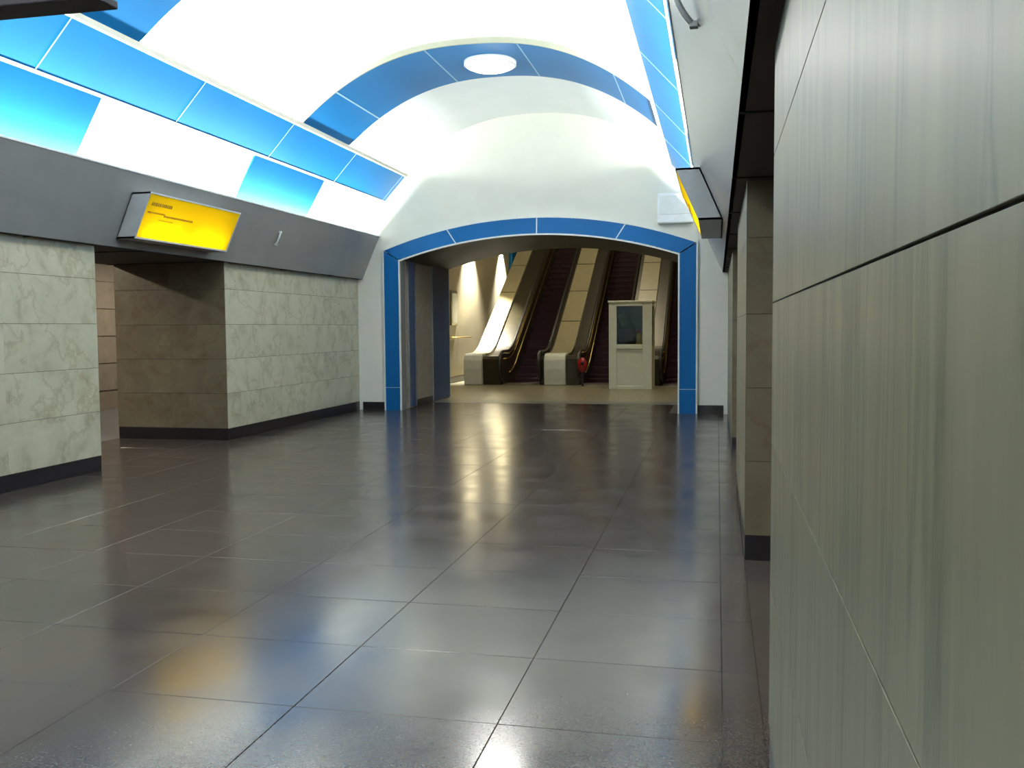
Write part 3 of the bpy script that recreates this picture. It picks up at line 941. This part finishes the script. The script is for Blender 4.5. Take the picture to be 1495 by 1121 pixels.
box('back_panel', bx0 + 0.08, bx1 - 0.08, by1 - 0.06, by1 - 0.02, 0.0, bh - 0.02, 'booth_in', bt)
box('floor_plate', bx0 + 0.05, bx1 - 0.05, by0 + 0.08, by1 - 0.06, 0.0, 0.03, 'booth_in', bt)
dk = box('desk', bx0 + 0.06, bx1 - 0.06, by0 + 0.09, by0 + 0.5, 1.10, 1.14, 'booth_in', bt)
bg = thing('monitor', 'dark monitor behind the booth glass', 'monitor', (-2.3, 24.2, 1.14))
box('stand', -2.34, -2.26, 24.14, 24.26, 1.14, 1.22, 'dark_metal', bg, 0.006)
box('screen', -2.52, -2.12, 24.17, 24.23, 1.21, 1.56, 'dark_metal', bg, 0.01)
yb_ = thing('flask', 'yellow flask with red cup behind the booth glass', 'flask', (-1.98, 24.2, 1.14))
lathe('body', [(0.065, 0.0), (0.075, 0.02), (0.075, 0.22), (0.05, 0.30)], (-1.98, 24.2, 1.14), 'yellow', yb_, 18)
lathe('cup', [(0.052, 0.0), (0.056, 0.08), (0.045, 0.09)], (-1.98, 24.2, 1.44), 'red', yb_, 18)
cl = thing('jacket', 'dark green jacket hanging inside the booth', 'jacket', (-2.2, 24.7, 1.05))
tube('cloth', [(-2.45, 24.70, 1.95), (-2.3, 24.68, 1.6), (-2.2, 24.68, 1.35), (-2.15, 24.70, 1.05)], 0.12, 'green', cl, 12, 1.2)
tube('hook', [(-2.45, 24.84, 2.0), (-2.45, 24.72, 1.98), (-2.45, 24.70, 2.02)], 0.012, 'comb', cl, 6)

# ================================================================== LIT SIGNS on the cornices
def sign(s, label):
    X = lambda h: XC + s * h
    y0, y1 = 9.5, 11.55
    zb, zt = 2.66, 3.18
    def fas(z):
        return FB - (FB - FT) * (z - FZ0) / (FZ1 - FZ0)
    D = 0.24
    root = thing('light_box_sign', label, 'sign', (X(fas(zb)), (y0 + y1) / 2, zb), 'lit signs on the cornices')
    b0, b1 = (X(fas(zb) - 0.002), zb), (X(fas(zt) - 0.002), zt)
    f0, f1 = (X(fas(zb) - D), zb), (X(fas(zt) - D), zt)
    up_ = 0.02
    # housing made of five plates
    prism('back_plate', [b0, b1, (b1[0] - s * 0.012, b1[1]), (b0[0] - s * 0.012, b0[1])], 'y', y0, y1, 'sign_in', root)
    prism('top_plate', [b1, f1, (f1[0], f1[1] - up_), (b1[0], b1[1] - up_)], 'y', y0, y1, 'sign_box', root)
    prism('bottom_plate', [b0, f0, (f0[0], f0[1] + up_), (b0[0], b0[1] + up_)], 'y', y0, y1, 'sign_box', root)
    for (a, b) in ((y0, y0 + 0.02), (y1 - 0.02, y1)):
        prism('end_plate', [b0, b1, f1, f0], 'y', a, b, 'sign_box', root)
    # translucent face a little inside the rim
    q0 = (f0[0] + s * 0.006, f0[1] + up_); q1 = (f1[0] + s * 0.006, f1[1] - up_)
    face = prism('lit_face', [q0, q1, (q1[0] + s * 0.008, q1[1]), (q0[0] + s * 0.008, q0[1])], 'y', y0 + 0.02, y1 - 0.02, 'acrylic_yellow', root)
    # tubes inside, low in the box
    for (ya, yb) in ((y0 + 0.12, y0 + 0.95), (y0 + 1.1, y1 - 0.12)):
        zz = zb + 0.13
        xx = X(fas(zz) - 0.10)
        tube('sign_lamp', [(xx, ya, zz), (xx, yb, zz)], 0.02, 'sign_tube', root, 8)
    # rows of small print, too fine to read from here
    def dash(u0, u1, v0, v1):
        def P(u, v):
            y = y0 + u * (y1 - y0) if s < 0 else y1 - u * (y1 - y0)
            z = zt - v * (zt - zb)
            x = X(fas(z) - D) - s * 0.0
            return x, y, z
        a = P(u0, v0); b = P(u1, v0); c = P(u1, v1); d = P(u0, v1)
        o = -s * 0.001
        V = [(p[0] + s * 0.004, p[1], p[2]) for p in (a, b, c, d)] + [(p[0] - s * 0.002, p[1], p[2]) for p in (a, b, c, d)]
        return V, [(0, 1, 2, 3), (7, 6, 5, 4), (0, 4, 5, 1), (1, 5, 6, 2), (2, 6, 7, 3), (3, 7, 4, 0)]
    V, Fc = [], []
    def add(u0, u1, v0, v1):
        v, f = dash(u0, u1, v0, v1); b = len(V)
        V.extend(v); Fc.extend([tuple(i + b for i in q) for q in f])
    rnd = random.Random(7)
    u = 0.05
    while u < 0.24:
        w_ = rnd.uniform(0.010, 0.018); add(u, u + w_, 0.20, 0.27); u += w_ + 0.006
    u = 0.20
    while u < 0.50:
        w_ = rnd.uniform(0.008, 0.014); add(u, u + w_, 0.43, 0.47); u += w_ + 0.007
    u = 0.04
    while u < 0.20:
        w_ = rnd.uniform(0.006, 0.012); add(u, u + w_, 0.40, 0.43); u += w_ + 0.007
    u = 0.16
    while u < 0.30:
        w_ = rnd.uniform(0.006, 0.012); add(u, u + w_, 0.54, 0.555); u += w_ + 0.007
    mk('print', V, Fc, 'ink', root)['kind'] = 'stuff'
    return root
sign(-1, 'yellow backlit sign box on the cornice above the open bay')
sign(1, 'grey sign box seen end-on on the cornice above the close wall')

# small curved handles on the cornices
def handle(s, yy, z, label, mat):
    X = lambda h: XC + s * h
    fx = FB - (FB - FT) * (z - FZ0) / (FZ1 - FZ0)
    root = thing('cornice_handle', label, 'handle', (X(fx), yy, z))
    P = []
    for i in range(9):
        a = math.radians(-70 + 140 * i / 8)
        zz = z + 0.10 * math.sin(a)
        f2 = FB - (FB - FT) * (zz - FZ0) / (FZ1 - FZ0)
        P.append((X(f2 - 0.045 * math.cos(a) - 0.004), yy - 0.05 * math.cos(a), zz))
    tube('grip', P, 0.014, mat, root, 8)
    for p in (P[0], P[-1]):
        box('mount', p[0] - 0.02, p[0] + 0.02, p[1] - 0.02, p[1] + 0.02, p[2] - 0.015, p[2] + 0.015, mat, root, 0.004)
handle(-1, 13.24, 3.0, 'small white curved handle on the grey cornice past the yellow sign', 'white_metal')
handle(1, 4.45, 3.08, 'small curved handle on the cornice over the close marble wall', 'sign_box')

# ================================================================== ROUND RIB LAMPS
for r in (13.47, 7.85, 2.1):
    zc = vz(0, DROP)
    lab = {13.47: 'round white lamp glowing on the blue vault rib', 7.85: 'round lamp on the vault rib above the frame', 2.1: 'round lamp on the vault rib over the camera'}[r]
    lt = thing('rib_lamp', lab, 'lamp', (XC + 0.08, r, zc), 'round lamps on the vault ribs')
    lathe('rim', [(0.30, 0.0), (0.385, -0.01), (0.385, -0.07), (0.36, -0.085), (0.35, -0.06)], (XC + 0.08, r, zc), 'white_metal', lt, 48)
    lathe('diffuser', [(0.352, -0.06), (0.34, -0.09), (0.26, -0.125), (0.14, -0.145), (0.01, -0.15)], (XC + 0.08, r, zc), 'lamp_glass', lt, 48)
    d = bpy.data.lights.new('lamp_light', 'AREA'); d.shape = 'DISK'; d.size = 0.66; d.energy = RIB_LAMP_W; d.color = (1, 0.98, 0.92)
    lo = bpy.data.objects.new('lamp_light', d); COL.objects.link(lo); lo.location = (0, 0, -0.17); lo.parent = lt

# ================================================================== HANGING SIGN near the camera
hz0 = 2.86
hs_ = thing('hanging_sign', 'dark hanging sign board cut by the top corner of the frame', 'sign', (XC, 3.2, hz0))
box('board', XC - 1.05, -2.29, 3.14, 3.26, hz0, hz0 + 0.48, 'dark_metal', hs_, 0.012)
box('rim', XC - 1.06, -2.285, 3.13, 3.27, hz0 - 0.012, hz0 + 0.02, 'dark_metal', hs_, 0.006)
for xx in (XC - 0.7, XC + 0.7):
    tube('rod', [(xx, 3.2, hz0 + 0.47), (xx, 3.2, vz(xx - XC) + 0.02)], 0.012, 'dark_metal', hs_, 8)

# ================================================================== wall behind the camera
sbox('wall_front', 'plain end wall behind the camera', 'wall', XC - 5.5, XC + 5.5, BACK - 0.2, BACK, 0, 5.9, 'endwall')
